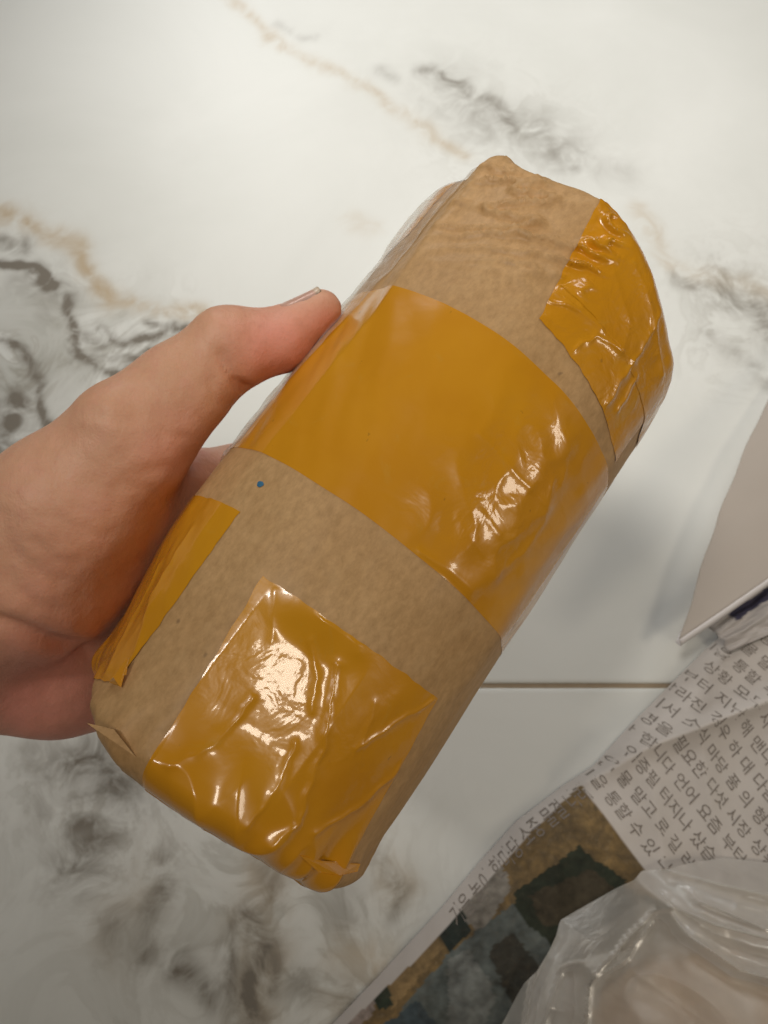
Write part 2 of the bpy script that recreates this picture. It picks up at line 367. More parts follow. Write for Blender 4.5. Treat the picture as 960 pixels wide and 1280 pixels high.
def surf_n(th, s):
    e = 4e-4
    a = surf(th + e / PR, s) - surf(th - e / PR, s); b = surf(th, s + e) - surf(th, s - e)
    n = np.cross(a, b); return n / np.maximum(np.linalg.norm(n, axis=-1, keepdims=True), 1e-12)
parcel = empty('parcel', PM)
tag(parcel, 'kraft paper parcel roll bound with glossy amber tape, held in the hand', 'parcel')
NTH, NS = 300, 330
S_LO, S_HI = -.0375 - .0385, .1345 + .0385
th = np.linspace(-math.pi, math.pi, NTH, endpoint=False); u = np.linspace(0, 1, NS)
T, U = np.meshgrid(th, u)
La = RC * math.pi / 2 + (PR - RC) - .0006
S = (t_bot(T) + RC - La) * (1 - U) + (t_top(T) - RC + La) * U
V = surf(T, S).reshape(-1, 3); Fc = grid_faces(NS, NTH, True).tolist()
Fc.append(list(range(NTH))[::-1]); Fc.append([(NS - 1) * NTH + i for i in range(NTH)])
mesh_obj('paper_wrap', V, Fc, M_KRAFT, parcel)

def crease_h(x, s, creases):                   # sharp little ridges along given lines, x = arc length
    h = np.zeros(np.shape(x))
    for pts, amp, wd in creases:
        d = dpoly(x + .0006 * perlin(x * 300, s * 300, 2), s, pts); h = h + .55 * amp * np.exp(-(d / wd) ** 1.3)
    return h
def pxl(*pts): return [(PR * phit(*p)[0], phit(*p)[1]) for p in pts]
def patch(name, corner, nu, nv, mat, off, crinkle, creases=(), noise=.00012, nscale=160, seed=1, thick=.00012, lift=None, rag=.0004, disp=None):
    """a strip of tape laid on the roll; corner = (th,s) of BL, BR, TR, TL"""
    U, Vv = np.meshgrid(np.linspace(0, 1, nu), np.linspace(0, 1, nv))
    c = np.array(corner)
    Q = (1 - U)[..., None] * (1 - Vv)[..., None] * c[0] + U[..., None] * (1 - Vv)[..., None] * c[1] + (U * Vv)[..., None] * c[2] + ((1 - U) * Vv)[..., None] * c[3]
    th_, s_ = Q[..., 0], Q[..., 1]
    edge = np.minimum(np.minimum(U, 1 - U) * nu, np.minimum(Vv, 1 - Vv) * nv)
    th_ = th_ + rag / PR * perlin(Vv * 14, U * 3 + seed, seed) * (edge < 2); s_ = s_ + rag * perlin(U * 14 + 3, Vv * 3, seed + 1) * (edge < 2)
    N = surf_n(th_, s_); X = surf(th_, s_); x = th_ * PR
    h = off + noise * fbm(x * nscale, s_ * nscale, seed + 5, 3)
    if disp is not None: h = h + disp(x, s_)
    h = h + crease_h(x, s_, creases)
    if lift is not None: h = h + lift(U, Vv)
    h = np.maximum(h, off * .55)
    h = np.where(edge < 1.5, np.minimum(h, off * 1.3), h)
    X = X + N * h[..., None]
    o = mesh_obj(name, X.reshape(-1, 3), grid_faces(nv, nu), mat, parcel)
    cr = crinkle(x, s_) if callable(crinkle) else np.full(x.shape, crinkle)
    fattr(o, 'crinkle', cr)
    return o
# the broad band right round the middle
def band_cr(x, s): return .05 + .20 * np.exp(-((x / PR - 24 * D2) / .34) ** 2) * sstep(.036, .05, s) * sstep(.095, .07, s)
def band_disp(x, s):
    m = np.exp(-((x / PR - 26 * D2) / .36) ** 2) * sstep(.036, .045, s) * sstep(.094, .075, s)
    r = 1 - 2 * np.abs(perlin(x * 75 + s * 40, s * 62 - x * 30, 31))
    return m * (.00050 * np.clip(r, -.4, 1) + .00018 * perlin(x * 160, s * 160, 33))
bc = [(pxl((598, 543), (645, 595), (681, 632)), .0005, .0011), (pxl((525, 692), (561, 712), (590, 738)), .0006, .0014), (pxl((600, 640), (622, 668)), .0004, .0012),
      (pxl((570, 650), (600, 690)), .0005, .002), (pxl((690, 600), (680, 650), (655, 690), (620, 720)), .0005, .0016), (pxl((690, 500), (700, 540), (712, 565)), .0004, .0014)]
patch('tape_band', [(-math.pi * .999, .0375), (math.pi * .999, .0335), (math.pi * .999, .0855), (-math.pi * .999, .0985)], 620, 130, M_TAPE, .00009, band_cr, bc, .00006, 60, 3, disp=band_disp)
# strip over the far end
tc = [(pxl((688, 362), (715, 384), (750, 410)), .0010, .0012), (pxl((752, 414), (775, 440), (790, 452)), .0007, .0012), (pxl((716, 436), (745, 420), (775, 438)), .0007, .0008),
      (pxl((758, 505), (772, 478), (800, 440), (822, 395)), .0009, .0010), (pxl((772, 512), (795, 470)), .0008, .0008), (pxl((790, 330), (805, 358), (815, 395)), .0008, .0014), (pxl((818, 410), (825, 470)), .0008, .001), (pxl((765, 340), (785, 400)), .0005, .001)]
patch('tape_strip', [(1 * D2, .1020), (57 * D2, .0935), (66 * D2, .1660), (-9 * D2, .1660)], 170, 190, M_TAPE, .00022, .30, tc, .00014, 60, 12)
patch('tape_strip', [(0.5 * D2, .1135), (75 * D2, .108), (72 * D2, .1580), (-6 * D2, .1620)], 170, 130, M_TAPE, .00036, .34, [(c, a * .8, w_) for c, a, w_ in tc], .00014, 60, 12)
# strip over the near end
bcn = [(pxl((314, 872), (290, 905), (262, 935), (214, 958)), .0007, .0010), (pxl((371, 930), (344, 989), (306, 1032)), .0006, .0009), (pxl((424, 832), (412, 890), (403, 935), (371, 1027), (338, 1056)), .0011, .0011),
       (pxl((546, 872), (490, 907), (445, 936)), .0006, .0008), (pxl((517, 940), (452, 1005), (392, 1040)), .0008, .0010), (pxl((388, 800), (398, 850), (392, 890)), .0005, .0009), (pxl((405, 770), (440, 790), (446, 815)), .0006, .0016),
       (pxl((345, 740), (338, 800)), .0003, .001), (pxl((470, 880), (452, 930)), .0004, .001)]
def bot_cr(x, s): return .04 + .13 * np.exp(-((s + .008) / .013) ** 2)
def bot_disp(x, s): return .00003 * np.exp(-((s + .006) / .014) ** 2) * perlin(x * 190, s * 190, 41) + sstep(-.015, -.04, s) * .0004 * (1 - 2 * np.abs(perlin(x * 70, s * 25, 44)))
patch('tape_strip', [(-9 * D2, -.0660), (57 * D2, -.0660), (45 * D2, .0125), (-18.5 * D2, .0110)], 170, 230, M_TAPE, .00011, bot_cr, bcn, .00005, 50, 22, disp=bot_disp)
# strip down the side under the palm
lc = [(pxl((190, 700), (150, 760), (125, 830)), .0010, .0018), (pxl((240, 660), (185, 740), (165, 820)), .0006, .0012)]
patch('tape_strip', [(-100 * D2, -.0420), (-36 * D2, -.0270), (-37 * D2, .0205), (-100 * D2, .0185)], 150, 130, M_TAPE, .00022, .10, lc, .00030, 55, 52)
# short strip on the flattened side at the far end
patch('tape_strip', [(-96 * D2, .1120), (-66 * D2, .1180), (-60 * D2, .1480), (-96 * D2, .1480)], 70, 70, M_TAPE, .00015, .10, [], .0001, 60, 71)
# clear film over the flattened side
patch('clear_tape', [(-112 * D2, .0330), (-69 * D2, .0330), (-49 * D2, .1600), (-112 * D2, .1600)], 110, 200, M_CLEAR, .00050, .5, [], .0006, 60, 61, lift=lambda U, Vv: .0014 * np.exp(-((U - .5) / .18) ** 2) * (.4 + .6 * np.sin(Vv * 9 + 1) ** 2))

def on(th_, s_, h): return surf(np.array(th_), np.array(s_)) + surf_n(np.array(th_), np.array(s_)) * h
def flap(name, pts, mat, thick=.0004):         # small folded paper scrap: list of (th,s,height)
    V = [on(*p) for p in pts]; c = np.mean(V, 0); n = len(V)
    nrm = surf_n(np.array(pts[0][0]), np.array(pts[0][1]))
    B = [v - nrm * thick for v in V]
    Fc = [list(range(n)), list(range(2 * n - 1, n - 1, -1))] + [(i, i + n, (i + 1) % n + n, (i + 1) % n) for i in range(n)]
    return mesh_obj(name, np.array(V + B), Fc, mat, parcel, smooth=False)
def pf(px, py, h): a, s = phit(px, py); return (a, s, h)
flap('folded_corner', [pf(132, 851, .0008), pf(150, 858, .0010), pf(166, 826, .0024), pf(158, 843, .0012), pf(150, 850, .0030)], M_TAPE)
a1, s1 = phit(152, 930)
flap('torn_corner', [pf(150, 922, .0003), pf(172, 946, .0003), (a1 - .05, -.0352, .0022), (a1 - .10, -.0345, .0055), (a1 - .05, -.0335, .0022)], M_KRAFT, .0002)
flap('folded_corner', [pf(372, 1066, .0004), pf(400, 1074, .0010), pf(446, 1076, .0006), pf(440, 1083, .0014), pf(418, 1086, .0024), pf(392, 1084, .0018)], M_TAPE, .0002)
# small ink dot
a0, s0 = phit(327, 607); k = np.linspace(0, 2 * math.pi, 20, endpoint=False)
V = [on(a0, s0, .0005)] + [on(a0 + .0010 * (1 + .12 * math.sin(3 * q)) * math.cos(q) / PR, s0 + .0008 * math.sin(q), .00018) for q in k]
dot = mesh_obj('ink_dot', np.array(V), [(0, i + 1, (i + 1) % 20 + 1) for i in range(20)], M_BLUE, parcel); dot['label'] = 'tiny blue ink dot'

# ------------------------------------------------------------------ the hand (one continuous surface grown from tapered bones)
def cyl(deg, t, r): q = deg * D2; return _O + _a * t + r * (math.cos(q) * _e1 + math.sin(q) * _e2)
def pc(px, py, dp): return ray(px, py) * dp
HB = []                                        # (A, rA, B, rB, blend)
def bone(A, ra, B, rb, k=.006): HB.append((np.array(A), ra, np.array(B), rb, k))
t_tip, t_mid, t_ip, t_px, t_mcp = pc(402, 387, .2125), pc(350, 425, .2115), pc(286, 437, .209), pc(222, 492, .2065), pc(160, 556, .2055)
th1, th2, wr1, wr2 = pc(83, 640, .2075), pc(42, 722, .214), pc(-70, 752, .212), pc(-60, 818, .226)
hyp = pc(70, 846, .238); hyp2 = pc(122, 858, .252)
bone(t_tip, .0059, t_mid, .0088, .003); bone(t_mid, .0089, t_ip, .0106, .003); bone(t_ip, .0112, t_px, .0120, .005); bone(t_px, .0122, t_mcp, .0150, .007)
bone(t_mcp, .0150, th1, .0190, .010); bone(th1, .0190, th2, .0215, .012); bone(th1, .0182, wr1, .0220, .008); bone(th2, .0215, wr2, .0215, .010)
bone(wr1, .0220, pc(-260, 840, .215), .026, .010); bone(wr2, .0205, pc(-260, 880, .228), .024, .010)
bone(hyp, .0150, wr2, .0205, .012); bone(hyp, .0150, hyp2, .0145, .012)
km = [cyl(-140, .050, PR + .0110), cyl(-128, .033, PR + .0120), cyl(-117, .016, PR + .0120), cyl(-113, .000, PR + .0115)]
kr = [.0112, .0118, .0112, .0105]
for q in range(4): bone(km[q], kr[q], [th1, th2, th2, hyp][q], [.012, .016, .016, .0145][q], .012)
for q in range(3): bone(km[q], kr[q], km[q + 1], kr[q + 1], .010)
bone(th1, .0150, cyl(-112, .024, PR + .012), .0105, .010)
bone(cyl(-108, .018, PR + .012), .0115, th2, .0165, .010)
tips = []
for q, (ln, dt) in enumerate(((.074, .012), (.082, .005), (.077, -.002), (.062, -.008))):
    t0 = (.050, .033, .016, .000)[q]; a0 = (-140, -128, -117, -113)[q]; rr = PR + .0095
    dg = lambda l: a0 - l / rr / D2
    pts = [km[q]] + [cyl(dg(ln * f_), t0 + dt * f_, PR + h_) for f_, h_ in ((.28, .0100), (.55, .0092), (.80, .0078), (1.0, .0066))]
    rs = [kr[q], .0098, .0092, .0080, .0066]
    if q == 3: rs = [x * .9 for x in rs]
    for i in range(4): bone(pts[i], rs[i], pts[i + 1], rs[i + 1], .0035)
    tips.append((pts[3], pts[4], rs[4], dg(ln * .93)))
def sd_cone(X, A, ra, B, rb):
    v = B - A; L2 = v @ v; t = np.clip(((X - A) @ v) / L2, 0, 1)
    return np.linalg.norm(X - A - t[..., None] * v, axis=-1) - (ra + (rb - ra) * t)
allp = np.array([b[0] for b in HB] + [b[2] for b in HB])
lo = allp.min(0) - .032; hi = allp.max(0) + .032; lo[0] = -.245 * 1.0
VX = .0013
gx, gy, gz = [np.arange(lo[i], hi[i], VX) for i in range(3)]
X = np.stack(np.meshgrid(gx, gy, gz, indexing='ij'), -1).astype(np.float32)
D = np.full(X.shape[:3], 1.0, np.float32)
for A, ra, B, rb, k in HB:
    bl = np.minimum(A, B) - max(ra, rb) - .03; bh = np.maximum(A, B) + max(ra, rb) + .03
    sl = tuple(slice(max(0, int((bl[i] - lo[i]) / VX)), max(0, int((bh[i] - lo[i]) / VX) + 1)) for i in range(3))
    d = sd_cone(X[sl], A.astype(np.float32), ra, B.astype(np.float32), rb); e = D[sl]
    h = np.clip(.5 + .5 * (e - d) / k, 0, 1)
    D[sl] = e * (1 - h) + d * h - k * h * (1 - h)
# the flesh gives way where it presses on the roll
rel = X - _O.astype(np.float32); ax = rel @ _a.astype(np.float32)
rad = np.linalg.norm(rel - ax[..., None] * _a.astype(np.float32), axis=-1)
body = np.maximum(rad - (PR - .0006), np.maximum(-.036 - ax, ax - .15))
k = .004; a_, b_ = D, -body; h = np.clip(.5 - .5 * (a_ - b_) / k, 0, 1)
D = a_ * h + b_ * (1 - h) + 0
D = np.maximum(a_, b_) * .6 + (a_ * (1 - h) + b_ * h + k * h * (1 - h)) * 0 + .4 * np.maximum(a_, b_)
D = np.maximum(D, (lo[0] + .006) - X[..., 0])
del rel, rad, ax, body
def surface_nets(D, lo, vx):
    s = D < 0; nx, ny, nz = D.shape
    corners = [(i, j, k) for i in (0, 1) for j in (0, 1) for k in (0, 1)]
    cnt = sum(s[i:nx - 1 + i, j:ny - 1 + j, k:nz - 1 + k].astype(np.int8) for i, j, k in corners)
    act = (cnt > 0) & (cnt < 8); idx = np.argwhere(act)
    vid = -np.ones(act.shape, np.int64); vid[act] = np.arange(len(idx))
    acc = np.zeros((len(idx), 3)); num = np.zeros(len(idx))
    for a in range(8):
        for b in range(a + 1, 8):
            ca, cb = np.array(corners[a]), np.array(corners[b])
            if np.abs(ca - cb).sum() != 1: continue
            ia = idx + ca; ib = idx + cb
            da = D[ia[:, 0], ia[:, 1], ia[:, 2]]; db = D[ib[:, 0], ib[:, 1], ib[:, 2]]
            m = (da < 0) != (db < 0); t = np.where(m, da / np.where(m, da - db, 1), 0)
            p = ca + t[:, None] * (cb - ca); acc[m] += p[m]; num[m] += 1
    V = lo + (idx + acc / num[:, None]) * vx
    Fs = []
    for axn in range(3):
        o1, o2 = [(1, 2), (2, 0), (0, 1)][axn]
        sl0 = [slice(1, n - 1) for n in D.shape]; sl1 = list(sl0); sl0[axn] = slice(0, D.shape[axn] - 1); sl1[axn] = slice(1, D.shape[axn])
        A = s[tuple(sl0)]; B = s[tuple(sl1)]
        for flip in (False, True):
            q = np.argwhere((A & ~B) if not flip else (~A & B))
            for ax2 in range(3):
                if ax2 != axn: q[:, ax2] += 1
            v1 = np.zeros(3, int); v1[o1] = 1; v2 = np.zeros(3, int); v2[o2] = 1
            f = [vid[tuple((q - d).T)] for d in (v1 * 0, v1, v1 + v2, v2)]
            f = np.stack(f, -1); Fs.append(f[:, ::-1] if flip else f)
    Fq = np.concatenate(Fs); return V, Fq[(Fq >= 0).all(1)]
HV, HF = surface_nets(D, lo, VX); del D, X
def vnormals(V, Fq):
    n = np.cross(V[Fq[:, 2]] - V[Fq[:, 0]], V[Fq[:, 3]] - V[Fq[:, 1]]); N = np.zeros_like(V)
    for c in range(4): np.add.at(N, Fq[:, c], n)
    return N / np.maximum(np.linalg.norm(N, axis=1, keepdims=True), 1e-12)
def relax(V, Fq, it, lam=.5):
    E = np.concatenate([Fq[:, [0, 1]], Fq[:, [1, 2]], Fq[:, [2, 3]], Fq[:, [3, 0]]])
    for _ in range(it):
        A = np.zeros_like(V); n = np.zeros(len(V))
        np.add.at(A, E[:, 0], V[E[:, 1]]); np.add.at(n, E[:, 0], 1); np.add.at(A, E[:, 1], V[E[:, 0]]); np.add.at(n, E[:, 1], 1)
        V = V + lam * (A / n[:, None] - V)
    return V
HV = relax(HV, HF, 3); HN = vnormals(HV, HF)
px = 480 + F_PX * HV[:, 0] / -HV[:, 2]; py = 640 + F_PX * HV[:, 1] / HV[:, 2]
front = np.clip((HN * -HV / np.linalg.norm(HV, axis=1, keepdims=True)).sum(1) * 3, 0, 1)
dz = np.zeros(len(HV))
for pts, amp, wd in (
        ([(276, 442), (284, 462), (296, 480), (316, 490)], .0017, 5), ([(296, 478), (318, 486)], .0010, 4), ([(262, 470), (270, 500), (290, 508)], .0005, 5),
        ([(258, 392), (267, 408), (270, 420)], .0004, 2.5), ([(270, 386), (277, 400)], .0004, 2.5), ([(284, 386), (288, 402)], .0004, 2.5), ([(248, 402), (258, 418)], .0003, 2.5), ([(340, 384), (350, 392)], .0003, 3), ([(120, 520), (150, 530), (170, 525)], .0003, 4), ([(60, 640), (110, 668), (140, 668)], .0003, 5), ([(200, 540), (236, 548)], .0003, 4), ([(300, 440), (306, 462)], .0003, 3),
        ([(170, 592), (215, 584), (244, 568)], .0004, 8), ([(150, 604), (190, 612)], .0003, 8),
        ([(20, 690), (45, 715), (75, 728)], .0006, 6), ([(28, 740), (52, 758), (72, 762)], .0006, 6), ([(40, 676), (70, 700), (95, 706)], .0004, 6),
        ([(-10, 778), (30, 790), (70, 808), (110, 815)], .0030, 12), ([(0, 640), (14, 690), (10, 730)], .0004, 8)):
    dz -= amp * np.exp(-(dpoly(px, py, pts) / wd) ** 2)
for (cx, cy), rr_, amp in (((270, 402), 26, .0012), ((130, 505), 36, .0022), ((225, 462), 30, -.0004), ((345, 388), 16, -.0006)):
    dz += amp * np.exp(-((px - cx) ** 2 + (py - cy) ** 2) / rr_ ** 2)
dz += .00025 * perlin(px / 22, py / 22, 77)
HV = relax(HV + HN * (dz * front)[:, None], HF, 1, .4)
hand = empty('hand', Matrix.Translation(Vector(c2w(wr2))))
tag(hand, 'bare left hand gripping the kraft parcel, thumb pressed along its side', 'hand')
hb = c2w(wr2)
ho = mesh_obj('skin', c2w(HV) - hb, HF, M_SKIN, hand)
flush = np.clip(1.2 * np.exp(-((px - 350) ** 2 + (py - 440) ** 2) / 60 ** 2) + .6 * np.exp(-((px - 410) ** 2 + (py - 400) ** 2) / 22 ** 2) + 1.3 * np.exp(-((px - 60) ** 2 + (py - 880) ** 2) / 95 ** 2)
                + .55 * np.exp(-((px - 225) ** 2 + (py - 570) ** 2) / 60 ** 2) + .30 * np.exp(-((px - 110) ** 2 + (py - 700) ** 2) / 110 ** 2), 0, 1)
fattr(ho, 'flush', flush)
def nail(tipc, basec, rad, nrm, length, ang=48, push=.0, taper=.10):
    d = tipc - basec; d /= np.linalg.norm(d); n = nrm - d * (nrm @ d); n /= np.linalg.norm(n); c = np.cross(d, n)
    nu, nv = 17, 18; A, L = np.meshgrid(np.linspace(-ang, ang, nu) * D2, np.linspace(0, 1, nv))
    z = (L - .80) * length; r0 = rad + taper * np.clip(-z, 0, 1) - .12 * np.clip(z, 0, 1)
    wn = np.sqrt(np.clip(1 - (np.clip(.22 - L, 0, 1) / .23) ** 2, .02, 1)) * np.where(L > .88, 1 - 1.6 * (L - .88), 1)
    A2 = A * wn
    Xn = tipc + push * n + d * z[..., None] + r0[..., None] * (np.cos(A2)[..., None] * n + np.sin(A2)[..., None] * c)
    drop = np.where((np.abs(A) > ang * D2 * .97) | (L < .02), .0007, 0)
    Xn -= n * drop[..., None]
    V1 = Xn.reshape(-1, 3); V2 = V1 - n * .0006
    F1 = grid_faces(nv, nu); F2 = F1[:, ::-1] + len(V1)
    ring = [i for i in range(nu)] + [r * nu + nu - 1 for r in range(1, nv)] + [(nv - 1) * nu + i for i in range(nu - 2, -1, -1)] + [r * nu for r in range(nv - 2, 0, -1)]
    Fr = np.array([(ring[i], ring[(i + 1) % len(ring)], ring[(i + 1) % len(ring)] + len(V1), ring[i] + len(V1)) for i in range(len(ring))])
    o = mesh_obj('finger_nail', c2w(np.concatenate([V1, V2])) - hb, np.concatenate([F1, F2, Fr]), M_NAIL, hand)
    fattr(o, 'free_edge', np.tile(sstep(.84, .9, L).ravel(), 2))
nail(t_tip, t_mid, .0062, np.array([-.30, .93, .22]), .0125, 40, 0, .19)
for b_, tp, r_, dg_ in tips: nail(tp, b_, r_ + .0006, cyl(dg_, 0, 1.0) - _O, .0105)

# ------------------------------------------------------------------ newspaper
EDGE = [(330, 1370), (415, 1280), (480, 1212), (550, 1136), (598, 1078), (645, 1026), (700, 984), (742, 956), (785, 908), (835, 858), (880, 812), (930, 770), (990, 722), (1060, 670)]
ew = FL([p[0] for p in EDGE], [p[1] for p in EDGE])[:, :2]
seg = np.r_[0, np.cumsum(np.hypot(*np.diff(ew, axis=0).T))]
def edge_at(u): return np.stack([np.interp(u, seg, ew[:, 0]), np.interp(u, seg, ew[:, 1])], -1)
dn = FL(800, 1085)[:2] - FL(727, 985)[:2]; dn /= np.linalg.norm(dn)
def uv_of(px_, py_, z=0.0):
    p = FL(px_, py_, z)[:2]; best = None
    uu = np.linspace(0, seg[-1], 1600); e = edge_at(uu); q = p - e
    cr = np.abs(q[:, 0] * dn[1] - q[:, 1] * dn[0]); i = int(np.argmin(cr)); return uu[i], float(q[i] @ dn)
ZP = .016
rdg = [uv_of(735, 972, ZP), uv_of(800, 938, ZP), uv_of(880, 905, ZP), uv_of(1000, 862, ZP)]
rdg = [(a, b) for a, b in rdg]
def news_z(u, v):
    z = .0012 + ZP * (1 - np.exp(-np.clip(v, 0, None) / .0085)) * (.55 + .45 * sstep(.05, .16, u))
    d = dpoly(u, v, rdg)
    z = z + .0085 * np.exp(-(d / .0055) ** 1.2) * sstep(.0, .004, v)
    bw = sstep(.002, .02, v)
    z = z + bw * (.0020 * fbm(u * 22, v * 22, 51, 2) + .0026 * (1 - 2 * np.abs(perlin(u * 17 + 4, v * 17 + u * 12, 53))))
    return np.maximum(z, .0009)
def news_pt(u, v, h=0.0):
    e = edge_at(u) + v[..., None] * dn
    return np.concatenate([e, (news_z(u, v) + h)[..., None]], -1)
uu = np.arange(0, seg[-1], .0012); vv = np.concatenate([np.linspace(0, .03, 40), np.arange(.0312, .30, .0013)])
UU, VV = np.meshgrid(uu, vv)
V = news_pt(UU, VV).reshape(-1, 3)
pp = proj(V); qx, qy = pp[:, 0] + 2.6 * fbm(pp[:, 0] / 14, pp[:, 1] / 14, 61, 4), pp[:, 1] + 2.6 * fbm(pp[:, 0] / 14 + 9, pp[:, 1] / 14, 62, 4)
news = empty('newspaper', Matrix.Translation(Vector((*FL(800, 1050)[:2], 0)))); nb = np.array(news.matrix_world.translation)
tag(news, 'crumpled newspaper sheet with columns of Korean text and a dark colour photo', 'newspaper')
colr = np.tile(np.array([.60, .56, .53]), (len(V), 1)); ink = np.zeros(len(V))
def paint(poly, c, i=.0, x=qx, y=qy):
    m = inpoly(x, y, poly); colr[m] = c; ink[m] = i
rx, ry = pp[:, 0], pp[:, 1]
paint([(726, 982), (806, 1088), (900, 1220), (900, 1500), (200, 1500), (430, 1284), (520, 1200), (600, 1112), (660, 1044)], (.22, .145, .06), 1., rx, ry)   # picture block
inb = ink > 0
def pin(poly, c, i):
    m = inpoly(qx, qy, poly) & inb; colr[m] = c; ink[m] = i
pin([(620, 1060), (640, 1110), (600, 1170), (575, 1140)], (.26, .24, .21), .35)
pin([(568, 1110), (590, 1165), (560, 1190), (535, 1150)], (.022, .032, .028), .2)
pin([(535, 1155), (556, 1185), (490, 1262), (470, 1226)], (.30, .20, .09), .5)
pin([(480, 1215), (492, 1258), (472, 1262), (462, 1228)], (.03, .045, .03), .3)
pin([(462, 1228), (470, 1262), (420, 1320), (380, 1320)], (.40, .33, .30), .6)
pin([(645, 1112), (700, 1076), (725, 1056), (745, 1075), (780, 1098), (795, 1125), (760, 1160), (700, 1180), (690, 1230), (640, 1300), (560, 1300), (640, 1160)], (.026, .034, .022), .15)
pin([(660, 1120), (740, 1085), (770, 1115), (720, 1150), (680, 1160)], (.055, .045, .028), .2)
pin([(640, 1130), (655, 1150), (690, 1180), (700, 1400), (430, 1400), (500, 1262), (560, 1192)], (.115, .135, .130), .25)
pin([(560, 1200), (585, 1186), (620, 1240), (600, 1300), (560, 1300)], (.20, .215, .205), .2)
pin([(470, 1290), (520, 1250), (555, 1290), (520, 1340)], (.06, .085, .10), .2)
pin([(610, 1190), (640, 1165), (690, 1230), (660, 1300)], (.05, .05, .042), .3)
tex = fbm(pp[:, 0] / 9, pp[:, 1] / 9, 65, 3) * .32 + fbm(pp[:, 0] / 34, pp[:, 1] / 34, 67, 3) * .35
colr[inb] *= np.clip(1 + tex[inb], .35, 2.0)[:, None]
sheet = mesh_obj('sheet', V - nb, grid_faces(len(vv), len(uu)), M_NEWS, news)
cattr(sheet, 'print', colr); fattr(sheet, 'ink', ink)
# lettering: real glyph outlines laid on the sheet
def glyph_mesh(body):
    c = bpy.data.curves.new('glyphs', 'FONT'); c.body = body; c.resolution_u = 2
    o = bpy.data.objects.new('glyphs', c); COL.objects.link(o)
    dg_ = bpy.context.evaluated_depsgraph_get(); m = o.evaluated_get(dg_).to_mesh()
    V = np.array([v.co[:] for v in m.vertices]); Fq = [list(p.vertices) for p in m.polygons]
    o.evaluated_get(dg_).to_mesh_clear(); bpy.data.objects.remove(o); bpy.data.curves.remove(c)
    return V, Fq
TV, TF = [], []; tn = 0
def put_line(u0, v0, size, body, slant=0.0, vscale=1.0):
    global tn
    V, Fq = glyph_mesh(body)
    if len(V) == 0: return
    v_ = v0 + V[:, 0] * size * vscale; u_ = u0 + V[:, 1] * size + slant * (v_ - v0)
    keep = (u_ > 0) & (u_ < seg[-1]) & (v_ > .0005)
    TV.append(news_pt(u_, v_, .00028)); TF.extend([[i + tn for i in f] for f in Fq if keep[f].all()]); tn += len(V)
LINES = ['의 형편을 통할 수 있', '대 다음 물 말고 로', '맨나 염증필 터지나 샀습', '사랑 장 합니다 언어', '나 생명을 필요한 다섯', '길 러서 소식 마당 품', '어린 달라진 경우 하', '요즘 부터 지난 해', '시장 상황 모두']
u0, v0 = uv_of(733, 978, ZP)
for i in range(17):
    b = ' '.join(LINES[(i + q * 4) % len(LINES)] for q in range(2))
    put_line(u0 + .0030 + i * .0108, v0 - .024 + (i % 3) * .004, .0078, b)
e_u = uv_of(560, 1140)[0]
V_, F_ = glyph_mesh('가을 놀이 한마당 소중 물결 나래')
sz = (u0 - e_u) / (V_[:, 0].max() + .2)
u_ = e_u + V_[:, 0] * sz; v_ = .0100 - V_[:, 1] * .0095
TV.append(news_pt(u_, v_, .00028)); TF.extend([[i + tn for i in f] for f in F_]); tn += len(V_)
txt = mesh_obj('printed_text', np.concatenate(TV) - nb, TF, M_INK, news, smooth=False)

# ------------------------------------------------------------------ loose blank sheet lifted above the newspaper
def solid_sheet(name, Xg, thick, mat, parent):
    n, m = Xg.shape[:2]; du = np.gradient(Xg, axis=1); dv = np.gradient(Xg, axis=0)
    N = np.cross(du, dv); N /= np.maximum(np.linalg.norm(N, axis=-1, keepdims=True), 1e-12); N[N[..., 2] < 0] *= -1
    V1 = Xg.reshape(-1, 3); V2 = (Xg - N * thick).reshape(-1, 3); F1 = grid_faces(n, m); F2 = F1[:, ::-1] + n * m
    ring = list(range(m)) + [r * m + m - 1 for r in range(1, n)] + [(n - 1) * m + i for i in range(m - 2, -1, -1)] + [r * m for r in range(n - 2, 0, -1)]
    Fr = np.array([(ring[i], ring[i] + n * m, ring[(i + 1) % len(ring)] + n * m, ring[(i + 1) % len(ring)]) for i in range(len(ring))])
    return mesh_obj(name, np.concatenate([V1, V2]), np.concatenate([F1, F2, Fr]), mat, parent)
leaf = empty('paper_sheet', Matrix.Translation(Vector((*FL(930, 650)[:2], 0)))); lb = np.array(leaf.matrix_world.translation)
tag(leaf, 'blank pale paper sheet with pointed corner lifted above the newspaper', 'paper sheet')
A_, B_ = np.array(FL(848, 800, .040)), np.array(FL(1040, 668, .050))      # lower folded edge
C_, E_ = np.array(FL(975, 470, .014)), np.array(FL(1130, 330, .020))
U, Vv = np.meshgrid(np.linspace(0, 1, 60), np.linspace(0, 1, 90))
Xg = (1 - U)[..., None] * (1 - Vv)[..., None] * A_ + U[..., None] * (1 - Vv)[..., None] * B_ + (U * Vv)[..., None] * E_ + ((1 - U) * Vv)[..., None] * C_
Xg[..., 2] += .006 * np.sin(Vv * 3.0) * (1 - U * .5) + .0005 * fbm(U * 2, Vv * 4, 71, 2)
Xg[..., 0] += -.006 * np.sin(Vv * np.pi) * (1 - U) + .002 * perlin(Vv * 5, U, 73) * (1 - U)
solid_sheet('upper_leaf', Xg - lb, .0006, M_PAPER, leaf)
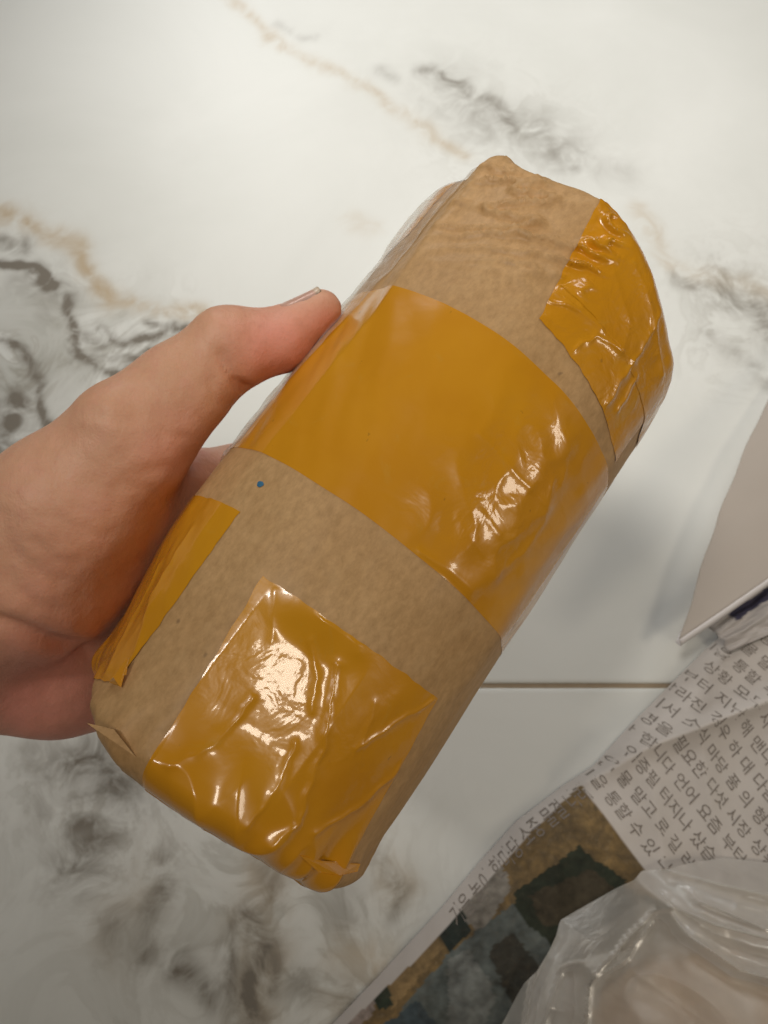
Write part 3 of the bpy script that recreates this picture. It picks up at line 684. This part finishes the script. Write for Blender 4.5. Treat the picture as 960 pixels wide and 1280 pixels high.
# rolled fold along the lower edge and the leaf that turns under
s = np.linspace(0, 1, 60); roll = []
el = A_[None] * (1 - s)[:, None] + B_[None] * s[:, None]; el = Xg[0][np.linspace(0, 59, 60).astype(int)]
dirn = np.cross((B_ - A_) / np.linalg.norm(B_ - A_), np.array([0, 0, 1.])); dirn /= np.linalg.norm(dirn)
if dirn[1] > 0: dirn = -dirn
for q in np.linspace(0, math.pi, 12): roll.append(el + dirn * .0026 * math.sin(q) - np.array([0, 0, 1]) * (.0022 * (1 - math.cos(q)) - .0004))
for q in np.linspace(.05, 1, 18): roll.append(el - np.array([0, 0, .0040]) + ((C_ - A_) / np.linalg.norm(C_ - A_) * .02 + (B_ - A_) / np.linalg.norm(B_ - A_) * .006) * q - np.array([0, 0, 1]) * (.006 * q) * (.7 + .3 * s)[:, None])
solid_sheet('turned_under_leaf', np.array(roll) - lb, .0004, M_PAPER_LIT, leaf)
# ------------------------------------------------------------------ second crumpled piece: newspaper leaf under it with a navy block
nv = empty('newspaper_page', Matrix.Translation(Vector((*FL(930, 780)[:2], 0)))); vb = np.array(nv.matrix_world.translation)
tag(nv, 'crumpled printed page with a navy strip, tucked under the blank sheet', 'newspaper')
q0 = np.array([FL(862, 812, .010), FL(965, 712, .022), FL(1080, 640, .020), FL(1120, 760, .012), FL(975, 800, .018), FL(895, 812, .0165)])
U, Vv = np.meshgrid(np.linspace(0, 1, 60), np.linspace(0, 1, 40))
top = FL(865 + U * 230, 792 - U * 170, 0.); bot = FL(893 + U * 230, 822 - U * 100, 0.)
Xg = top * (1 - Vv)[..., None] + bot * Vv[..., None]
Xg[..., 2] = .021 + .006 * U + .003 * np.sin(Vv * 3.1) + .0035 * fbm(U * 7, Vv * 4, 81, 3) - .004 * Vv
pg = solid_sheet('page', Xg - vb, .0004, M_NEWS, nv)
cc = np.tile(np.array([.56, .53, .52]), (60 * 40, 1)); nvm = (np.abs(Vv - .20 + .06 * fbm(U * 8, Vv * 5, 82)) < .12).ravel() & (U.ravel() > .10); cc[nvm] = (.06, .06, .12)
cattr(pg, 'print', np.concatenate([cc, cc])); fattr(pg, 'ink', np.tile(nvm * .3, 2))

# ------------------------------------------------------------------ plastic bag and what is in it
bag = empty('plastic_bag', Matrix.Translation(Vector((*FL(900, 1270)[:2], ZP)))); bb = np.array(bag.matrix_world.translation)
tag(bag, 'crumpled translucent milky plastic bag lying on the newspaper', 'plastic bag')
BO = [(600, 1335), (632, 1268), (652, 1222), (684, 1180), (700, 1150), (752, 1120), (800, 1088), (846, 1080), (905, 1072), (975, 1080), (1060, 1090)]
def film(name, outline, zbase, hgt, inner, seed, folds, fold_amp):
    ow = FL([p[0] for p in outline], [p[1] for p in outline], zbase)[:, :2]
    c = FL(*inner, zbase)[:2]
    tt = np.r_[0, np.cumsum(np.hypot(*np.diff(ow, axis=0).T))]; n = 220; q = np.linspace(0, tt[-1], n)
    ox = np.interp(q, tt, ow[:, 0]); oy = np.interp(q, tt, ow[:, 1])
    K, Rr = np.meshgrid(np.arange(n), np.linspace(0, 1, 130))
    x = ox[K] * (1 - Rr) + c[0] * Rr; y = oy[K] * (1 - Rr) + c[1] * Rr
    z = zbase + hgt * (1 - (1 - Rr) ** 2.2)
    wrk = sstep(0, .12, Rr)
    z = z + wrk * (.0030 * (1 - 2.2 * np.abs(perlin(x * 30 + y * 12, y * 34, seed))) + .0008 * perlin(x * 70, y * 70, seed + 2))
    for pl, wd in folds:
        pw = FL([p[0] for p in pl], [p[1] for p in pl], zbase + hgt * .5)[:, :2]
        z = z + fold_amp * np.exp(-(dpoly(x, y, [tuple(a) for a in pw]) / wd) ** 1.2)
    X3 = np.stack([x, y, z], -1).reshape(-1, 3) - bb
    return mesh_obj(name, X3, grid_faces(130, n), M_BAG, bag)
film('outer_film', BO, ZP + .006, .046, (960, 1330), 91, [([(812, 1118), (790, 1150), (760, 1180), (706, 1215), (690, 1250), (676, 1300)], .004), ([(815, 1120), (880, 1150), (960, 1170)], .004), ([(820, 1130), (780, 1190), (740, 1215)], .0025), ([(850, 1092), (900, 1105), (970, 1120)], .004), ([(818, 1122), (850, 1165), (900, 1200), (960, 1215)], .0025), ([(816, 1125), (735, 1210), (725, 1290)], .002), ([(700, 1175), (668, 1240), (655, 1300)], .003), ([(870, 1125), (930, 1150), (980, 1158)], .0025)], .011)
film('inner_film', [(x + 20, y + 26) for x, y in BO], ZP + .003, .026, (960, 1340), 101, [([(740, 1270), (748, 1230), (780, 1200), (860, 1185)], .004), ([(800, 1185), (870, 1205), (960, 1215)], .004)], .007)
# lump inside
n1, n2 = 60, 90
ph, tq = np.meshgrid(np.linspace(0, math.pi, n1), np.linspace(0, 2 * math.pi, n2, endpoint=False), indexing='ij')
dx, dy, dzz = np.sin(ph) * np.cos(tq), np.sin(ph) * np.sin(tq), np.cos(ph)
bump = 1 + .10 * fbm(dx * 2.2 + dzz, dy * 2.2 + dzz * .7, 111, 4) + .06 * (1 - 2 * np.abs(perlin(dx * 3 + 4, dy * 3 + dzz, 113)))
lc_ = FL(890, 1300, ZP + .015)
Xl = np.stack([dx * .052, dy * .033, dzz * .020], -1) * bump[..., None]
lump = mesh_obj('food_lump', Xl.reshape(-1, 3), grid_faces(n1, n2, True), M_FOOD)
lump.location = (lc_[0], lc_[1], ZP + .0180)
tag(lump, 'pale tan lumpy food seen through the plastic bag', 'food')
